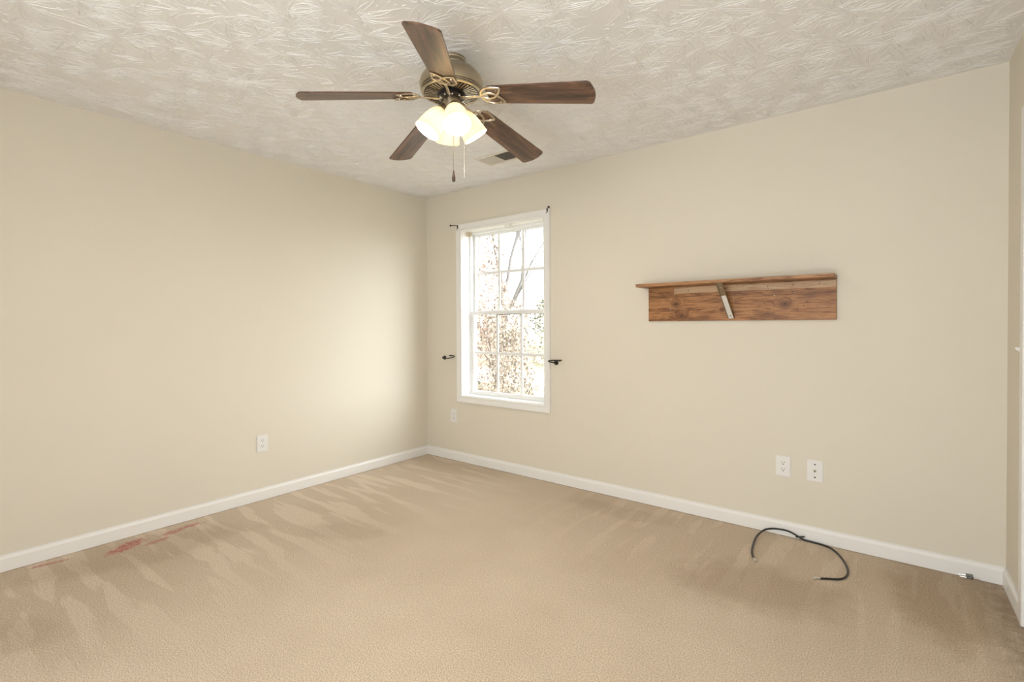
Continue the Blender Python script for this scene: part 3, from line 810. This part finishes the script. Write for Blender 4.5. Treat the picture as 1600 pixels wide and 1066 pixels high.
# ------------------------------------------------------------------ black cable on the carpet
o = thing('coaxial_cable', (3.15, -0.2, 0), 'short black coaxial cable curled on the carpet against the baseboard', 'cable')
cr_ = 0.0050
path = [(2.976, -0.447, 0.006), (2.950, -0.370, 0.007), (2.934, -0.260, 0.010), (2.930, -0.150, 0.016), (2.950, -0.060, 0.024), (2.985, -0.030, 0.030), (3.022, -0.024, 0.034), (3.063, -0.024, 0.035), (3.095, -0.024, 0.026), (3.125, -0.025, 0.013), (3.150, -0.028, 0.006), (3.190, -0.030, 0.005), (3.252, -0.041, 0.005), (3.294, -0.076, 0.005), (3.332, -0.148, 0.005), (3.360, -0.231, 0.005), (3.374, -0.311, 0.005), (3.368, -0.378, 0.005), (3.348, -0.418, 0.005), (3.306, -0.446, 0.005), (3.270, -0.469, 0.005)]
MB().tube(path, cr_, 10, smooth=8).build('cable_sheath', M_cable, o)
MB().tube([(3.106, -0.028, 0.012), (3.122, -0.029, 0.016), (3.138, -0.028, 0.021), (3.152, -0.026, 0.025)], [0.0035, 0.0045, 0.0045, 0.0030], 8, smooth=3).build('tie_wrap', M_cable, o)
def connector(p, d):
    MB().lathe([(0.0, -0.004), (0.0046, -0.004), (0.0050, 0.0), (0.0050, 0.010), (0.0040, 0.011), (0.0040, 0.014), (0.0068, 0.015), (0.0070, 0.026), (0.0058, 0.0265), (0.0050, 0.024), (0.0, 0.024)], p, d, 12).build('connector', M_steel, o, angle=20)
connector((2.976, -0.447, 0.0065), (0.55, -0.80, 0.0))
connector((3.270, -0.469, 0.0065), (-0.80, -0.55, 0.0))

# ------------------------------------------------------------------ scrap of clear plastic and pins by the right end of the baseboard
o = thing('plastic_clip', (3.842, -0.026, 0), 'small broken clear plastic clip with metal pins lying against the baseboard in the right corner', 'clip')
m = MB()
m.box((3.826, -0.034, 0.001), (3.852, -0.016, 0.003)).box((3.826, -0.034, 0.003), (3.828, -0.016, 0.020)).box((3.838, -0.034, 0.003), (3.8395, -0.016, 0.020)).box((3.850, -0.034, 0.003), (3.852, -0.016, 0.018)).box((3.826, -0.018, 0.003), (3.852, -0.016, 0.021))
m.build('clip_body', M_clear, o, bevel=0.0004)
for p0, p1 in (((3.800, -0.020, 0.010), (3.826, -0.024, 0.013)), ((3.803, -0.030, 0.004), (3.828, -0.031, 0.005)), ((3.852, -0.026, 0.010), (3.882, -0.026, 0.004))):
    MB().tube([p0, p1], 0.0024, 8).build('metal_pin', M_steel, o)
MB().tube([(3.831, -0.035, 0.006), (3.835, -0.036, 0.015), (3.846, -0.036, 0.013), (3.848, -0.035, 0.004)], 0.0012, 6, smooth=3).build('metal_pin', M_dark, o)

# ------------------------------------------------------------------ outdoors
GZ = -0.50
def ground(name, col, col2, scale, pts, z, label=None):
    t = NT(name + '_surface'); v = t.coord()
    c = t.mix(t.rng(t.noise(v, scale, 5, 0.65), 0.35, 0.65), col, col2)
    t.set(c, 0.95, spec=0.1)
    m = MB(); m.prism(pts, z - 0.1, z, lambda a, b, h: (a, b, h))
    return struct(m.build(name, t.m, smooth=False))
ground('lawn', (0.44, 0.39, 0.28), (0.34, 0.32, 0.21), 1.2, [(-60, 0.5), (30, 0.5), (30, 80), (-60, 80)], GZ)
ground('driveway', (0.62, 0.61, 0.59), (0.70, 0.69, 0.66), 3.0, [(-25, 8.8), (14, 7.2), (14, 10.6), (-25, 12.2)], GZ + 0.03)

def leafmat(name, c1, c2, c3):
    t = NT(name)
    oi = t.n('ShaderNodeNewGeometry')
    f = oi.outputs['Random Per Island']
    c = t.ramp(f, [(0.0, tuple(q * 0.35 for q in c1)), (0.22, c1), (0.55, c2), (1.0, c3)])
    t.set(c, 0.8, spec=0.15)
    return t.m
LM1 = leafmat('russet_leaves', (0.36, 0.25, 0.20), (0.52, 0.40, 0.33), (0.64, 0.55, 0.47))
LM2 = leafmat('dry_vine_leaves', (0.32, 0.27, 0.22), (0.50, 0.42, 0.34), (0.62, 0.54, 0.47))
LM3 = leafmat('olive_leaves', (0.20, 0.22, 0.12), (0.34, 0.33, 0.22), (0.48, 0.45, 0.34))
M_bark = simple('grey_bark', (0.17, 0.155, 0.145), 0.9, nz=20, amt=0.25)
M_bark2 = simple('brown_bark', (0.14, 0.105, 0.085), 0.9, nz=20, amt=0.25)
def cloud(m, rng, blobs, n, size, hang=0.0):
    tot = sum(b[3] * b[4] * b[5] for b in blobs)
    for (cx, cy, cz, rx, ry, rz) in blobs:
        for _ in range(int(n * rx * ry * rz / tot)):
            while True:
                p = Vector((rng.uniform(-1, 1), rng.uniform(-1, 1), rng.uniform(-1, 1)))
                if p.length <= 1 and p.length > rng.random() * 0.9: break
            q = Vector((cx + p.x * rx, cy + p.y * ry, cz + p.z * rz))
            d = Vector((rng.gauss(0, 1), rng.gauss(0, 1), rng.gauss(0, 1) - hang)).normalized()
            e = d.orthogonal().normalized(); e = Matrix.Rotation(rng.uniform(0, 6.28), 3, d) @ e
            s_ = size * rng.uniform(0.6, 1.3)
            g = d.cross(e)
            m.add([q, q + d * s_ * 0.5 + e * s_ * 0.3 + g * s_ * 0.08, q + d * s_, q + d * s_ * 0.5 - e * s_ * 0.3 + g * s_ * 0.08], [(0, 1, 2, 3)])
def branches(m, rng, p, d, L, r, depth, spread=0.5, upb=0.25, n=5):
    pts = [p.copy()]; q = p.copy(); dd = d.copy()
    st = 4
    for i in range(st):
        dd = (dd + Vector((rng.gauss(0, 0.10), rng.gauss(0, 0.10), rng.gauss(0, 0.08)))).normalized()
        q = q + dd * L / st; pts.append(q.copy())
    m.tube(pts, (r, r * 0.55), n if depth > 1 else 4)
    if depth <= 0: return
    for i in range(rng.choice((2, 3, 3))):
        k = rng.randint(2, st)
        nd = (dd + Vector((rng.gauss(0, spread), rng.gauss(0, spread), rng.gauss(upb, spread * 0.5)))).normalized()
        branches(m, rng, pts[k], nd, L * rng.uniform(0.55, 0.8), r * 0.5, depth - 1, spread, upb, n)
def plant(name, loc, label, cat, trunk, leaves, mat_l, mat_b, seed, group=None):
    o = thing(name, loc, label, cat, group)
    rng = random.Random(seed)
    if trunk:
        m = MB()
        for (dx, dy, d, L, r, dep, spr, ub) in trunk:
            branches(m, rng, Vector(loc) + Vector((dx, dy, 0)), Vector(d).normalized(), L, r, dep, spr, ub)
        m.build('branches', mat_b, o)
    if leaves:
        m = MB(); blobs, n, size, hang = leaves
        cloud(m, rng, [(loc[0] + b[0], loc[1] + b[1], loc[2] + b[2], b[3], b[4], b[5]) for b in blobs], n, size, hang)
        m.build('foliage', mat_l, o, smooth=False)
    return o
plant('vine_covered_shrub', (-2.55, 4.2, GZ), 'tall pinkish-brown vine-covered shrub outside the left panes', 'shrub',
      [(0, 0, (0, 0, 1), 1.6, 0.022, 3, 0.3, 0.4)], ([(-0.2, 0, 0.9, 0.55, 0.5, 1.1), (-0.3, 0, 2.2, 0.45, 0.4, 0.9), (-0.35, 0, 3.3, 0.35, 0.3, 0.7)], 5200, 0.06, 0.8), LM1, M_bark2, 3)
plant('vine_covered_shrub', (-1.50, 3.15, GZ), 'dense tan shrub of hanging stems outside the middle panes', 'shrub',
      [(0, 0, (0, 0, 1), 1.2, 0.020, 3, 0.3, 0.4)], ([(0.05, 0, 0.8, 0.42, 0.4, 0.95), (0.0, 0, 1.75, 0.36, 0.35, 0.45)], 4600, 0.055, 1.2), LM2, M_bark2, 5)
plant('low_shrub', (-0.80, 2.45, GZ), 'low twiggy grey-brown shrub outside the lower right pane', 'shrub',
      [(0, 0, (0, 0, 1), 0.35, 0.02, 3, 0.6, 0.2)], ([(0, 0, 0.35, 0.33, 0.3, 0.42)], 1100, 0.045, 0.3), LM2, M_bark, 8)
plant('low_shrub', (-1.95, 2.6, GZ), 'low olive shrub at the foot of the vine-covered shrub', 'shrub',
      [(0, 0, (0, 0, 1), 0.35, 0.02, 2, 0.6, 0.2)], ([(0, 0, 0.5, 0.30, 0.3, 0.45)], 1100, 0.05, 0.3), LM3, M_bark, 9)
plant('bare_tree', (-6.0, 8.3, GZ), 'tall grey leafless tree with forked trunk outside the upper middle panes', 'tree',
      [(0, 0, (0.02, 0, 1), 3.4, 0.10, 5, 0.30, 0.7), (0.12, 0, (0.10, 0, 1), 3.2, 0.07, 5, 0.32, 0.6)], None, None, M_bark, 14)
plant('bare_tree', (-3.0, 8.0, GZ), 'leafless tree reaching thin branches across the upper right panes', 'tree',
      [(0, 0, (-0.05, 0, 1), 2.6, 0.06, 5, 0.55, 0.25)], None, None, M_bark, 21)
plant('hedge', (-9.0, 14.2, GZ), 'long low brown hedge beyond the driveway', 'hedge', None,
      ([(x, 0.1 * ((x * 7) % 3), 0.45, 1.3, 0.6, 0.75) for x in range(-8, 12, 1)], 5200, 0.13, 0), LM2, M_bark, 31)
for i, (x, y, s_, lab, mt, sd) in enumerate(((-15.5, 29, 3.4, 'distant rounded olive tree, second from the left beyond the hedge', LM3, 41), (-7.5, 24, 2.4, 'distant pale olive tree seen through the upper right panes', LM3, 42), (-24.5, 25, 3.2, 'distant russet tree furthest left beyond the hedge', LM1, 43))):
    plant('distant_tree', (x, y, GZ), lab, 'tree', [(0, 0, (0, 0, 1), 2.0, 0.15, 2, 0.4, 0.4)], ([(0, 0, s_ * 0.85, s_ * 0.9, s_ * 0.7, s_ * 0.55), (s_ * 0.6, 0, s_ * 0.6, s_ * 0.6, s_ * 0.5, s_ * 0.5), (-s_ * 0.6, 0, s_ * 0.6, s_ * 0.6, s_ * 0.5, s_ * 0.5)], 2600, 0.28, 0), mt, M_bark, sd)
